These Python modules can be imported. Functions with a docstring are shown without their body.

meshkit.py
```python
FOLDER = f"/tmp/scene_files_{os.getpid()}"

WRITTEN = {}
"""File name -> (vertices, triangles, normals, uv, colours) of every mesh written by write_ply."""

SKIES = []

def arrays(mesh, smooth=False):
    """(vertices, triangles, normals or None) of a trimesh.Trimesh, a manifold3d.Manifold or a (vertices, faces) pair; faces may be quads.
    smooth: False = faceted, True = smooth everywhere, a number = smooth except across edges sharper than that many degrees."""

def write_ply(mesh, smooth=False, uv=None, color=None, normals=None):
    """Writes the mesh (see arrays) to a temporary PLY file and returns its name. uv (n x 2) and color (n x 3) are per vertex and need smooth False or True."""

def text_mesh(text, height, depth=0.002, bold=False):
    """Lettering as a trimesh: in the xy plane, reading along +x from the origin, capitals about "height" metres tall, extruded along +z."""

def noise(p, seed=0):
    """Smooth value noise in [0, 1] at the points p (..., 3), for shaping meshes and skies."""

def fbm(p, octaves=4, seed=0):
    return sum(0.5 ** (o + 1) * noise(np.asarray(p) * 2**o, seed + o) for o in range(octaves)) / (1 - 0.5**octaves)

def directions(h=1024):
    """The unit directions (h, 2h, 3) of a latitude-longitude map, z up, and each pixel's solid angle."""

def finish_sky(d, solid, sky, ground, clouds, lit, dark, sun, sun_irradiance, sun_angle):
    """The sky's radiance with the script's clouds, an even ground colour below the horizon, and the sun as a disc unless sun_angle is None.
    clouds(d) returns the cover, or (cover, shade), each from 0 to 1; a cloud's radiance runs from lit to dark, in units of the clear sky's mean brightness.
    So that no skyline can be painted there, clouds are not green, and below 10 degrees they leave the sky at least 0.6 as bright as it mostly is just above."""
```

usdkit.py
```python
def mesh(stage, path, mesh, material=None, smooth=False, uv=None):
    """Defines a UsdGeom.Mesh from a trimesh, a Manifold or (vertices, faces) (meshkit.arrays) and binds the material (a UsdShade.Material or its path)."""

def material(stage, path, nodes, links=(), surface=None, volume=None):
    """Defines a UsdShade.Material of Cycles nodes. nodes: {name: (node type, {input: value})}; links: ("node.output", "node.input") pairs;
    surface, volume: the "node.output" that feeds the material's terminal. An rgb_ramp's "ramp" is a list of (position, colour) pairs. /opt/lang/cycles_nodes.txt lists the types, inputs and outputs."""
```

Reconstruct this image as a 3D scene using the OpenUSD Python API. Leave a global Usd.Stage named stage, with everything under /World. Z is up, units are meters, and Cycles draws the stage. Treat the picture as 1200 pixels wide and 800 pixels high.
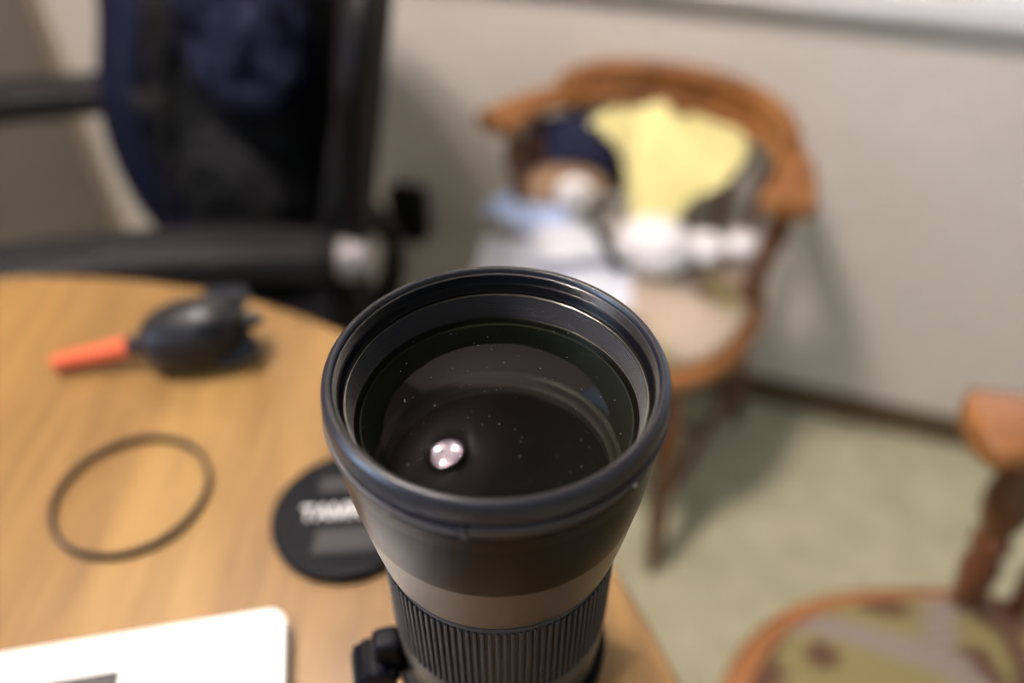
import math, random
import numpy as np
import trimesh
import manifold3d as m3
from shapely.geometry import Polygon, Point, box as sbox
import meshkit, usdkit
from pxr import Usd, UsdGeom, UsdLux, UsdShade, Gf, Sdf, Vt

random.seed(7)
rng = np.random.default_rng(7)
stage = Usd.Stage.CreateInMemory()
UsdGeom.SetStageUpAxis(stage, 'Z'); UsdGeom.SetStageMetersPerUnit(stage, 1.0)
UsdGeom.Xform.Define(stage, '/World'); UsdGeom.Scope.Define(stage, '/World/Looks')

# ------------------------------------------------------------------ camera, light, exposure
CAM_Z, PITCH = 1.25, 41.2
cam = UsdGeom.Camera.Define(stage, '/World/camera')
cam.AddTranslateOp().Set(Gf.Vec3d(0, 0, CAM_Z)); cam.AddRotateXOp().Set(90 - PITCH)
cam.CreateHorizontalApertureAttr(36.0); cam.CreateVerticalApertureAttr(24.0)
cam.CreateFocalLengthAttr(27.99); cam.CreateClippingRangeAttr(Gf.Vec2f(0.02, 100))
cam.CreateFStopAttr(2.9); cam.CreateFocusDistanceAttr(0.260)
cam.CreateExposureAttr(2.72)

LAMP = (-0.505, 0.465, 2.44)          # ceiling lamp over the table, mirrored in the front glass
BULB_POWER = 330.0
DAY_BACK, DAY_LEFT = 0.012, 6.0

# room frame: corner K, e1 along the back wall (to the right), e2 into the room
K = np.array([-1.03, 1.772]); E1 = np.array([0.9472, -0.3206]); E2 = np.array([-0.3206, -0.9472])
ROOM_ROT = math.degrees(math.atan2(E1[1], E1[0]))
def room(a, b, z=0.0):
    p = K + a * E1 + b * E2
    return (float(p[0]), float(p[1]), z)
LEN1, LEN2, HIGH = 5.2, 5.4, 2.44

dome = UsdLux.DomeLight.Define(stage, '/World/sky')
dome.CreateIntensityAttr(0.11); dome.CreateColorAttr(Gf.Vec3f(0.55, 0.70, 1.0))

def window_light(name, pos, yaw, w, h, intensity, color):
    l = UsdLux.RectLight.Define(stage, '/World/' + name)
    l.CreateWidthAttr(w); l.CreateHeightAttr(h); l.CreateIntensityAttr(intensity); l.CreateColorAttr(Gf.Vec3f(*color))
    l.AddTranslateOp().Set(Gf.Vec3d(*pos)); l.AddRotateZOp().Set(yaw); l.AddRotateXOp().Set(90)
    return l
# daylight just outside the two windows (a RectLight shines along -Z; turned by X 90 it shines along +Y)
window_light('daylight_back', room(2.15, -0.22, 1.5), ROOM_ROT + 180, 1.7, 1.25, DAY_BACK, (0.62, 0.74, 1.0))
window_light('daylight_side', room(-0.22, 2.55, 1.55), ROOM_ROT - 90, 1.5, 1.3, DAY_LEFT, (0.55, 0.71, 1.0))

# ------------------------------------------------------------------ materials
def lin(r, g, b):
    f = lambda c: (c / 255) / 12.92 if c / 255 <= 0.04045 else ((c / 255 + 0.055) / 1.055) ** 2.4
    return (f(r), f(g), f(b))
def plain(name, color, rough=0.5, metallic=0.0, bump=0.0, scale=300.0, vary=0.0, spec=0.5, vscale=None, **extra):
    nodes = {'t': ('texture_coordinate', {}), 'p': ('principled_bsdf', {'base_color': color, 'roughness': rough, 'metallic': metallic, 'specular_ior_level': spec, **extra})}
    links = []
    if bump or vary:
        nodes['n'] = ('noise_texture', {'scale': scale, 'detail': 3.0}); links.append(('t.object', 'n.vector'))
    if bump:
        nodes['b'] = ('bump', {'strength': bump, 'distance': 0.0006}); links += [('n.fac', 'b.height'), ('b.normal', 'p.normal')]
    if vary:
        nodes['n2'] = ('noise_texture', {'scale': vscale or scale / 6, 'detail': 4.0})
        lo = tuple(c * (1 - vary) for c in color); hi = tuple(min(1, c * (1 + vary)) for c in color)
        nodes['r'] = ('rgb_ramp', {'ramp': [(0.3, lo), (0.7, hi)]})
        links += [('t.object', 'n2.vector'), ('n2.fac', 'r.fac'), ('r.color', 'p.base_color')]
    return usdkit.material(stage, '/World/Looks/' + name, nodes, links, surface='p.BSDF')
def woody(name, dark, mid, light, axis='y', rough=0.38, scale=9.0, coat=0.25):
    sc = {'x': (0.12, 1, 1), 'y': (1, 0.10, 1), 'z': (1, 1, 0.12)}[axis]
    nodes = {'t': ('texture_coordinate', {}), 'm': ('mapping', {'scale': sc}),
             'n': ('noise_texture', {'scale': scale, 'detail': 6.0, 'roughness': 0.6, 'distortion': 0.6}),
             'n2': ('noise_texture', {'scale': scale * 14, 'detail': 3.0}),
             'r': ('rgb_ramp', {'ramp': [(0.28, dark), (0.5, mid), (0.72, light)]}),
             'r2': ('rgb_ramp', {'ramp': [(0.35, (0.72, 0.70, 0.68)), (0.62, (1, 1, 1))]}),
             'x': ('mix', {'mix_type': 'multiply', 'fac': 0.7}),
             'b': ('bump', {'strength': 0.08, 'distance': 0.0005}),
             'p': ('principled_bsdf', {'roughness': rough, 'coat_weight': coat, 'coat_roughness': 0.25})}
    links = [('t.object', 'm.vector'), ('m.vector', 'n.vector'), ('m.vector', 'n2.vector'), ('n.fac', 'r.fac'), ('n2.fac', 'r2.fac'),
             ('r.color', 'x.color1'), ('r2.color', 'x.color2'), ('x.color', 'p.base_color'), ('n2.fac', 'b.height'), ('b.normal', 'p.normal')]
    return usdkit.material(stage, '/World/Looks/' + name, nodes, links, surface='p.BSDF')
def painted(name, rough=0.85, bump=0.25, scale=900.0, sheen=0.0):
    """a woven cloth whose colours come from the mesh's own 'tint' primvar"""
    nodes = {'a': ('attribute', {'attribute': 'tint'}), 't': ('texture_coordinate', {}), 'n': ('noise_texture', {'scale': scale, 'detail': 2.0}),
             'b': ('bump', {'strength': bump, 'distance': 0.001}),
             'p': ('principled_bsdf', {'roughness': rough, 'sheen_weight': sheen})}
    return usdkit.material(stage, '/World/Looks/' + name, nodes, [('a.color', 'p.base_color'), ('t.object', 'n.vector'), ('n.fac', 'b.height'), ('b.normal', 'p.normal')], surface='p.BSDF')

M = {}
M['wall'] = plain('wall_vinyl', (0.72, 0.675, 0.62), 0.7, bump=0.15, scale=500, vary=0.03, vscale=40)
M['wall_darker'] = plain('wall_darker', (0.17, 0.15, 0.13), 0.7, bump=0.15, scale=500, vary=0.03, vscale=40)  # the wall vinyl again, with a darker tone set in its colour
M['ceiling'] = plain('ceiling_paint', (0.50, 0.485, 0.455), 0.9, bump=0.3, scale=120)
M['white_paint'] = plain('white_paint', (0.84, 0.84, 0.85), 0.45)
M['baseboard'] = plain('baseboard_brown', (0.115, 0.075, 0.038), 0.5, vary=0.2, scale=80)
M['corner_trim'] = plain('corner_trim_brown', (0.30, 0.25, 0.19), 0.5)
M['carpet'] = plain('carpet_sage', (0.50, 0.485, 0.335), 1.0, bump=1.0, scale=420, vary=0.13, vscale=14, spec=0.1)
M['table_wood'] = woody('table_laminate', lin(104, 74, 35), lin(145, 110, 59), lin(161, 127, 71), 'y', 0.42, 7.0, 0.12)
M['table_edge'] = woody('table_edge_wood', lin(120, 72, 36), lin(160, 104, 56), lin(180, 124, 70), 'x', 0.4, 7.0, 0.1)
M['chair_wood'] = woody('chair_maple', lin(108, 66, 30), lin(152, 98, 50), lin(172, 118, 66), 'x', 0.42, 16.0, 0.1)
M['chair_dark'] = woody('chair_turned_wood', lin(72, 42, 22), lin(104, 62, 34), lin(130, 80, 44), 'z', 0.35, 16.0, 0.4)
M['needlepoint'] = painted('needlepoint')
M['lens_black'] = plain('lens_black', (0.010, 0.010, 0.012), 0.36, bump=0.05, scale=2600, spec=0.4)
M['lens_satin'] = plain('lens_satin_black', (0.0035, 0.0031, 0.0033), 0.33, bump=0.1, scale=2600, spec=0.10)
M['lens_rim'] = plain('lens_rim_black', (0.010, 0.010, 0.013), 0.36, spec=0.36)
M['gunmetal'] = plain('lens_gunmetal', (0.105, 0.091, 0.078), 0.30, metallic=0.65, bump=0.3, scale=2200, spec=0.3)
M['grip'] = plain('grip_rubber', (0.024, 0.021, 0.023), 0.55, bump=0.1, scale=1500)
M['thread'] = plain('thread_gloss', (0.06, 0.06, 0.062), 0.16, metallic=0.8)
M['bright_edge'] = plain('polished_edge', (0.15, 0.145, 0.135), 0.2, metallic=0.9)
M['baffle'] = plain('baffle_black', (0.050, 0.047, 0.047), 0.34)
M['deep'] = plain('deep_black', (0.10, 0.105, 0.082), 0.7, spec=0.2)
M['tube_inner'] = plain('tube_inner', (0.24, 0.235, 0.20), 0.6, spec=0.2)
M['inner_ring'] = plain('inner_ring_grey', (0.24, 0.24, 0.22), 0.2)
M['ring_metal'] = plain('ring_black', (0.014, 0.012, 0.011), 0.45, spec=0.25)
M['cap_black'] = plain('cap_black', (0.0055, 0.0060, 0.0085), 0.5, spec=0.10)
M['cap_grey'] = plain('cap_grip_grey', (0.03, 0.03, 0.032), 0.5, spec=0.3)
M['cap_print'] = plain('cap_silver_print', (0.62, 0.61, 0.60), 0.4)
M['bulb_rubber'] = plain('blower_rubber', (0.012, 0.012, 0.014), 0.4, spec=0.35)
M['nozzle'] = plain('nozzle_red', (0.62, 0.115, 0.045), 0.4)
M['aluminium'] = plain('laptop_aluminium', (0.80, 0.80, 0.79), 0.38, metallic=0.25)
M['key_black'] = plain('key_black', (0.018, 0.018, 0.020), 0.45)
M['office_black'] = plain('office_plastic', (0.008, 0.008, 0.009), 0.5, spec=0.15)
M['office_fabric'] = plain('office_fabric', (0.008, 0.008, 0.010), 0.95, spec=0.15, bump=0.5, scale=700)
M['arm_pad'] = plain('arm_pad_grey', (0.011, 0.011, 0.0125), 0.6, spec=0.25)
M['seat_fabric'] = plain('seat_fabric', (0.011, 0.011, 0.014), 0.95, spec=0.15, bump=0.6, scale=500, vary=0.25, vscale=18)
M['chrome'] = plain('chrome', (0.26, 0.24, 0.245), 0.4, metallic=0.4)
M['navy'] = plain('navy_nylon', (0.010, 0.011, 0.030), 0.7, spec=0.15, bump=0.3, scale=900)
M['navy_bright'] = plain('navy_cloth', (0.008, 0.011, 0.048), 0.8, bump=0.3, scale=900)
M['pack_black'] = plain('pack_black', (0.010, 0.0105, 0.0115), 0.75, spec=0.15, bump=0.3, scale=900)
M['pack_grey'] = plain('pack_grey', (0.020, 0.020, 0.021), 0.75, spec=0.15)
M['yellow'] = plain('yellow_microfibre', (0.94, 0.87, 0.40), 0.95, bump=0.6, scale=700, sheen_weight=0.2)
M['paper'] = plain('white_paper', (0.80, 0.82, 0.92), 0.8)
M['paper_blue'] = plain('pale_blue_paper', (0.52, 0.66, 0.98), 0.7)
M['tissue'] = plain('white_tissue', (0.90, 0.90, 0.93), 0.9)
M['tan'] = plain('tan_suede', (0.36, 0.23, 0.14), 0.85, bump=0.4, scale=400)
M['cord_grey'] = plain('cord_grey', (0.50, 0.48, 0.46), 0.5)
M['cord_black'] = plain('cord_black', (0.02, 0.021, 0.024), 0.5)
M['card'] = plain('brown_card', (0.33, 0.22, 0.13), 0.9)
M['dust'] = plain('dust_white', (0.8, 0.8, 0.76), 0.9)
M['finial'] = plain('finial_black', (0.01, 0.01, 0.01), 0.4)
M['plastic_wrap'] = usdkit.material(stage, '/World/Looks/clear_wrap', {'a': ('transparent_bsdf', {'color': (0.9, 0.9, 0.94)}), 'g': ('glossy_bsdf', {'color': (0.95, 0.95, 1), 'roughness': 0.12}), 'd': ('translucent_bsdf', {'color': (0.8, 0.8, 0.86)}),
    'm1': ('mix_closure', {'fac': 0.6}), 'm2': ('mix_closure', {'fac': 0.2})}, [('a.BSDF', 'm1.closure1'), ('d.BSDF', 'm1.closure2'), ('m1.closure', 'm2.closure1'), ('g.BSDF', 'm2.closure2')], surface='m2.closure')
M['pane'] = usdkit.material(stage, '/World/Looks/window_glass', {'a': ('transparent_bsdf', {'color': (1, 1, 1)}), 'g': ('glossy_bsdf', {'roughness': 0.0}), 'f': ('fresnel', {'IOR': 1.45}), 'm': ('mix_closure', {})},
    [('a.BSDF', 'm.closure1'), ('g.BSDF', 'm.closure2'), ('f.fac', 'm.fac')], surface='m.closure')
# coated front element: almost no reflection, faint violet
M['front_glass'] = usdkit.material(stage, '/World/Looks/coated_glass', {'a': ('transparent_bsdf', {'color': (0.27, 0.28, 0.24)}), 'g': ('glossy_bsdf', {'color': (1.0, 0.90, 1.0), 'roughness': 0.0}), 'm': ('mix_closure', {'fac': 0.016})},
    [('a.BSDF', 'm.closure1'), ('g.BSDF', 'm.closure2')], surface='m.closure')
M['opal'] = usdkit.material(stage, '/World/Looks/opal_glass', {'a': ('transparent_bsdf', {'color': (1.0, 0.97, 0.95)}), 'd': ('translucent_bsdf', {'color': (0.13, 0.10, 0.125)}), 'm': ('mix_closure', {'fac': 0.25})},
    [('a.BSDF', 'm.closure1'), ('d.BSDF', 'm.closure2')], surface='m.closure')
for n_, p_ in (('bulb', BULB_POWER),):
    M[n_] = usdkit.material(stage, '/World/Looks/' + n_ + '_glow', {'e': ('emission', {'color': (1.0, 0.95, 0.88), 'strength': p_})}, [], surface='e.emission')

# ------------------------------------------------------------------ helpers
used = {}
def numbered(path):
    n = used.get(path, 0); used[path] = n + 1
    return path if n == 0 else f'{path}_{n:03d}'
def setdata(prim, label=None, cat=None, group=None, kind=None):
    for k, v in (('label', label), ('category', cat), ('group', group), ('kind', kind)):
        if v: prim.SetCustomDataByKey(k, v)
    return prim
def thing(name, label, cat, loc=(0, 0, 0), rotz=0.0, scale=None, group=None):
    x = UsdGeom.Xform.Define(stage, numbered('/World/' + name))
    x.AddTranslateOp().Set(Gf.Vec3d(*map(float, loc)))
    if rotz: x.AddRotateZOp().Set(float(rotz))
    if scale: x.AddScaleOp().Set(Gf.Vec3f(scale, scale, scale))
    return setdata(x.GetPrim(), label, cat, group)
def part(name, mesh, mat, parent=None, smooth=35, label=None, kind=None, tint=None):
    base = str(parent.GetPath()) if parent is not None else '/World'
    m = usdkit.mesh(stage, numbered(base + '/' + name), mesh, M[mat], smooth=smooth)
    if tint is not None:
        UsdGeom.PrimvarsAPI(m).CreatePrimvar('tint', Sdf.ValueTypeNames.Color3fArray, 'vertex').Set(Vt.Vec3fArray.FromNumpy(np.asarray(tint, np.float32)))
    return setdata(m.GetPrim(), label, kind=kind)
def solo(name, mesh, mat, label, cat, group=None, kind=None, smooth=35, loc=None):
    if loc is not None: mesh = mesh.copy(); mesh.apply_translation(loc)
    return setdata(part(name, mesh, mat, None, smooth), label, cat, group, kind)
def struct(name, mesh, mat, smooth=False, label=None):
    return setdata(part(name, mesh, mat, None, smooth), label, kind='structure')

cat = trimesh.util.concatenate
def moved(m, d): m = m.copy(); m.apply_translation(d); return m
def turned(m, deg, axis=(0, 0, 1), at=(0, 0, 0)):
    m = m.copy(); m.apply_transform(trimesh.transformations.rotation_matrix(math.radians(deg), axis, at)); return m
def to_tri(mf):
    a = mf.to_mesh(); return trimesh.Trimesh(a.vert_properties[:, :3], a.tri_verts, process=False)
def rbox(sx, sy, sz, r=0.004, at=(0, 0, 0), seg=12):
    """rounded box centred at AT"""
    r = min(r, sx / 2.01, sy / 2.01, sz / 2.01)
    s = m3.Manifold.sphere(r, seg)
    pts = [s.translate((a * (sx / 2 - r), b * (sy / 2 - r), c * (sz / 2 - r))) for a in (-1, 1) for b in (-1, 1) for c in (-1, 1)]
    return moved(to_tri(m3.Manifold.batch_hull(pts)), at)
def box(sx, sy, sz, at=(0, 0, 0)):
    b = trimesh.creation.box([sx, sy, sz]); b.apply_translation(at); return b
def lathe(profile, seg=64, closed=False):
    """revolve (r, z) points about z; a closed profile makes a ring"""
    p = list(profile)
    if closed: p = p + [p[0]]
    p = np.array(p, float); n = len(p)
    t = np.linspace(0, 2 * np.pi, seg, endpoint=False)
    v = np.stack([p[None, :, 0] * np.cos(t)[:, None], p[None, :, 0] * np.sin(t)[:, None], np.broadcast_to(p[None, :, 1], (seg, n))], -1).reshape(-1, 3)
    f = []
    for i in range(seg):
        j = (i + 1) % seg
        for k in range(n - 1):
            a, b, c, d = i * n + k, j * n + k, j * n + k + 1, i * n + k + 1
            if p[k, 0] > 1e-9: f.append((a, b, c))
            if p[k + 1, 0] > 1e-9: f.append((a, c, d))
    m = trimesh.Trimesh(v, f, process=False); m.merge_vertices(); m.update_faces(m.nondegenerate_faces())
    if m.is_watertight and m.volume < 0: m.invert()
    return m
def smooth_path(pts, n=40, closed=False):
    from scipy.interpolate import CubicSpline
    p = np.asarray(pts, float)
    if closed: p = np.vstack([p, p[:1]])
    s = np.r_[0, np.cumsum(np.linalg.norm(np.diff(p, axis=0), axis=1))]
    c = CubicSpline(s, p, bc_type='periodic' if closed else 'not-a-knot')
    q = c(np.linspace(0, s[-1], n))
    return q
def sweep(path, w, h=None, sides=10, up=(0, 0, 1), closed=False, power=2.0):
    """a bar of (super)elliptic section W wide, H high along PATH; W and H may vary along it"""
    p = np.asarray(path, float); n = len(p)
    if closed: p = p[:-1] if np.allclose(p[0], p[-1]) else p; n = len(p)
    w = np.broadcast_to(w, (n,)); h = w if h is None else np.broadcast_to(h, (n,))
    t = (np.roll(p, -1, 0) - np.roll(p, 1, 0)) if closed else np.gradient(p, axis=0)
    t /= np.linalg.norm(t, axis=1, keepdims=True)
    a = np.cross(np.broadcast_to(up, (n, 3)), t)
    bad = np.linalg.norm(a, axis=1) < 1e-3
    a[bad] = np.cross(np.array([1.0, 0, 0]), t[bad])
    a /= np.linalg.norm(a, axis=1, keepdims=True); b = np.cross(t, a)
    g = np.arange(sides) * 2 * np.pi / sides
    ca = np.sign(np.cos(g)) * abs(np.cos(g)) ** (2 / power); sa = np.sign(np.sin(g)) * abs(np.sin(g)) ** (2 / power)
    v = (p[:, None] + w[:, None, None] / 2 * ca[None, :, None] * a[:, None] + h[:, None, None] / 2 * sa[None, :, None] * b[:, None]).reshape(-1, 3)
    f = []
    for i in range(n if closed else n - 1):
        i2 = (i + 1) % n
        for k in range(sides):
            k2 = (k + 1) % sides
            A, B, C, D = i * sides + k, i * sides + k2, i2 * sides + k2, i2 * sides + k
            f += [(A, B, C), (A, C, D)]
    if not closed:
        v = np.vstack([v, p[:1], p[-1:]])
        for k in range(sides):
            k2 = (k + 1) % sides
            f += [(n * sides, k2, k), (n * sides + 1, (n - 1) * sides + k, (n - 1) * sides + k2)]
    return trimesh.Trimesh(v, f, process=False)
def slab(poly, z0, z1, bevel=0.0, steps=3):
    """a flat shape of thickness z0..z1 with rounded upper and lower rims"""
    if bevel <= 0:
        m = trimesh.creation.extrude_polygon(poly, z1 - z0, engine='earcut'); m.apply_translation((0, 0, z0)); return m
    layers = []
    for k in range(steps + 1):
        a = k / steps * math.pi / 2
        layers.append((bevel * (1 - math.sin(a)), bevel * (1 - math.cos(a))))
    ring = np.array(poly.exterior.coords)[:-1]
    if not poly.exterior.is_ccw: ring = ring[::-1]
    nx = np.roll(ring, -1, 0) - np.roll(ring, 1, 0); nrm = np.stack([nx[:, 1], -nx[:, 0]], 1); nrm /= np.linalg.norm(nrm, axis=1, keepdims=True)
    lv = [(ins, z0 + dz) for ins, dz in layers] + [(ins, z1 - dz) for ins, dz in layers[::-1]]
    n = len(ring); v = np.vstack([np.c_[ring - nrm * ins, np.full(n, z)] for ins, z in lv]); f = []
    for k in range(len(lv) - 1):
        for i in range(n):
            j = (i + 1) % n
            f += [(k * n + i, k * n + j, (k + 1) * n + j), (k * n + i, (k + 1) * n + j, (k + 1) * n + i)]
    c = len(v); cen = ring.mean(0); v = np.vstack([v, [[*cen, z0], [*cen, z1]]]); top = (len(lv) - 1) * n
    for i in range(n):
        j = (i + 1) % n; f += [(c, j, i), (c + 1, top + i, top + j)]
    return trimesh.Trimesh(v, f, process=False)
def superellipse(a, b, p=2.6, n=72, front=None):
    t = np.linspace(0, 2 * np.pi, n, endpoint=False)
    return np.stack([a * np.sign(np.cos(t)) * abs(np.cos(t)) ** (2 / p), b * np.sign(np.sin(t)) * abs(np.sin(t)) ** (2 / p)], 1)
def rrect(w, h, r, n=6):
    return Polygon(sbox(-w / 2 + r, -h / 2 + r, w / 2 - r, h / 2 - r).buffer(r, n).exterior.coords)

# ------------------------------------------------------------------ the room
def wall_slab(a0, b0, a1, b1, z0, z1):
    """a box between two opposite corners in the room frame"""
    b = box(abs(a1 - a0), abs(b1 - b0), z1 - z0, ((a0 + a1) / 2, -(b0 + b1) / 2, (z0 + z1) / 2))   # local: x along E1, y = -E2
    b = turned(b, ROOM_ROT); return moved(b, (*K, 0))
T = 0.14
struct('floor', wall_slab(-T, -T, LEN1 + T, LEN2 + T, -0.06, 0.0), 'carpet')
struct('ceiling', wall_slab(-T, -T, LEN1 + T, LEN2 + T, HIGH, HIGH + 0.08), 'ceiling')
W0, W1, WZ0, WZ1 = 1.76, 2.98, 0.868, 2.08        # window in the back wall
struct('wall_back', cat([wall_slab(0, -T, LEN1, 0, 0, WZ0), wall_slab(0, -T, LEN1, 0, WZ1, HIGH), wall_slab(0, -T, W0, 0, WZ0, WZ1), wall_slab(W1, -T, LEN1, 0, WZ0, WZ1)]), 'wall')
S0, S1, SZ0, SZ1 = 1.85, 3.25, 0.92, 2.16         # window in the left wall, behind the camera
struct('wall_left', cat([wall_slab(-T, -T, 0, LEN2, 0, SZ0), wall_slab(-T, -T, 0, LEN2, SZ1, HIGH), wall_slab(-T, -T, 0, S0, SZ0, SZ1), wall_slab(-T, S1, 0, LEN2, SZ0, SZ1)]), 'wall_darker')
struct('wall_right', wall_slab(LEN1, -T, LEN1 + T, LEN2, 0, HIGH), 'wall')
struct('wall_front', wall_slab(-T, LEN2, LEN1 + T, LEN2 + T, 0, HIGH), 'wall')
struct('baseboard_back', cat([wall_slab(0.012, 0, LEN1, 0.012, 0, 0.058), wall_slab(0.012, 0, LEN1, 0.007, 0.058, 0.066)]), 'baseboard')
struct('baseboard_left', cat([wall_slab(0, 0.0, 0.012, LEN2, 0, 0.058), wall_slab(0, 0.0, 0.007, LEN2, 0.058, 0.066)]), 'baseboard')
struct('trim_1', cat([wall_slab(0.55, 0, 3.3, 0.034, 0.838, 0.868), wall_slab(0.57, 0, 3.28, 0.014, 0.822, 0.838)]), 'white_paint')
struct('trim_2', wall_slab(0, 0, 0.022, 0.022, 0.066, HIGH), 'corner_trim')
def window(name, place, w0, w1, z0, z1, muntin):
    x = UsdGeom.Xform.Define(stage, '/World/' + name); setdata(x.GetPrim(), kind='structure'); g = x.GetPrim()
    fr = 0.05
    part('window_frame', cat([place(w0, w1, z0, z0 + fr), place(w0, w1, z1 - fr, z1), place(w0, w0 + fr, z0 + fr, z1 - fr), place(w1 - fr, w1, z0 + fr, z1 - fr)]), 'white_paint', g, False)
    mid = (w0 + w1) / 2
    part('mullion', place(mid - 0.02, mid + 0.02, z0 + fr, z1 - fr), 'white_paint', g, False)
    part('pane', place(w0 + fr, mid - 0.02, z0 + fr, z1 - fr, thin=True), 'pane', g, False)
    part('pane', place(mid + 0.02, w1 - fr, z0 + fr, z1 - fr, thin=True), 'pane', g, False)
def place_back(a0, a1, z0, z1, thin=False):
    return wall_slab(a0, -0.085, a1, -0.081, z0, z1) if thin else wall_slab(a0, -0.11, a1, -0.055, z0, z1)
def place_left(b0, b1, z0, z1, thin=False):
    return wall_slab(-0.085, b0, -0.081, b1, z0, z1) if thin else wall_slab(-0.11, b0, -0.055, b1, z0, z1)
window('window_1', place_back, W0, W1, WZ0 - 0.035, WZ1, True)
window('window_2', place_left, S0, S1, SZ0, SZ1, True)

# ------------------------------------------------------------------ ceiling lamp: opal bowl, three bulbs, black finial
def ceiling_lamp(label, loc, glow):
    lamp = thing('ceiling_lamp', label, 'lamp', loc)
    RB, DB = 0.172, 0.105
    arc = [(RB * math.sin(a), -0.02 - DB * math.cos(a)) for a in np.linspace(0.0, math.pi / 2, 16)]
    inner = [((RB - 0.004) * math.sin(a), -0.02 - (DB - 0.004) * math.cos(a)) for a in np.linspace(math.pi / 2, 0.0, 16)]
    part('glass_bowl', lathe(arc + inner, 56), 'opal', lamp, 60)
    part('rim_band', lathe([(RB + 0.001, -0.034), (RB + 0.006, -0.034), (RB + 0.006, 0.0), (RB + 0.001, 0.0)], 64, closed=True), 'finial', lamp)
    part('canopy', lathe([(0, 0), (0.15, 0), (0.15, -0.012), (0.14, -0.018), (0, -0.018)], 48), 'white_paint', lamp)
    for k in range(3):
        a = math.radians(20 + 120 * k)
        b = lathe([(0, -0.045), (0.014, -0.046), (0.016, -0.055), (0.027, -0.068), (0.031, -0.082), (0.027, -0.096), (0.014, -0.107), (0, -0.110)], 20)
        bb = part('bulb', moved(turned(b, 0), (0.105 * math.cos(a), 0.105 * math.sin(a), 0.028)), glow, lamp, 60)
        part('socket', moved(lathe([(0, -0.006), (0.018, -0.006), (0.018, -0.019), (0, -0.019)], 16), (0.105 * math.cos(a), 0.105 * math.sin(a), 0)), 'white_paint', lamp)
    part('finial', moved(lathe([(0, 0.0), (0.014, -0.001), (0.018, -0.008), (0.011, -0.015), (0.014, -0.024), (0, -0.032)], 20), (0, 0, -0.1245)), 'finial', lamp, 60)
ceiling_lamp('opal glass bowl ceiling lamp with three bulbs, mirrored small in the upright lens', LAMP, 'bulb')

# ------------------------------------------------------------------ the table
TZ = 0.830
TC = (-0.4099, 0.0463); TR = 0.5272
table = thing('round_table', 'round wooden table with straight brown grain carrying the lens and laptop', 'table', (*TC, 0))
part('tabletop', lathe([(0, TZ - 0.028), (TR - 0.012, TZ - 0.028), (TR - 0.003, TZ - 0.024), (TR, TZ - 0.016), (TR, TZ - 0.010), (TR - 0.003, TZ - 0.003), (TR - 0.009, TZ), (0, TZ)], 160), 'table_wood', table, 50)
part('apron', lathe([(TR - 0.10, TZ - 0.095), (TR - 0.08, TZ - 0.095), (TR - 0.08, TZ - 0.028), (TR - 0.10, TZ - 0.028)], 96, closed=True), 'table_edge', table, 30)
part('column', lathe([(0, 0.10), (0.075, 0.10), (0.08, 0.14), (0.05, 0.20), (0.045, 0.30), (0.065, 0.42), (0.05, 0.55), (0.05, 0.70), (0.11, 0.76), (0.12, TZ - 0.028), (0, TZ - 0.028)], 40), 'table_edge', table)
for k in range(4):
    pth = smooth_path([(0.04, 0, 0.17), (0.18, 0, 0.13), (0.32, 0, 0.055), (0.40, 0, 0.03)], 14)
    part('foot', turned(sweep(pth, np.linspace(0.06, 0.05, 14), np.linspace(0.075, 0.055, 14), 12, power=3), 45 + 90 * k), 'table_edge', table)

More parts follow.
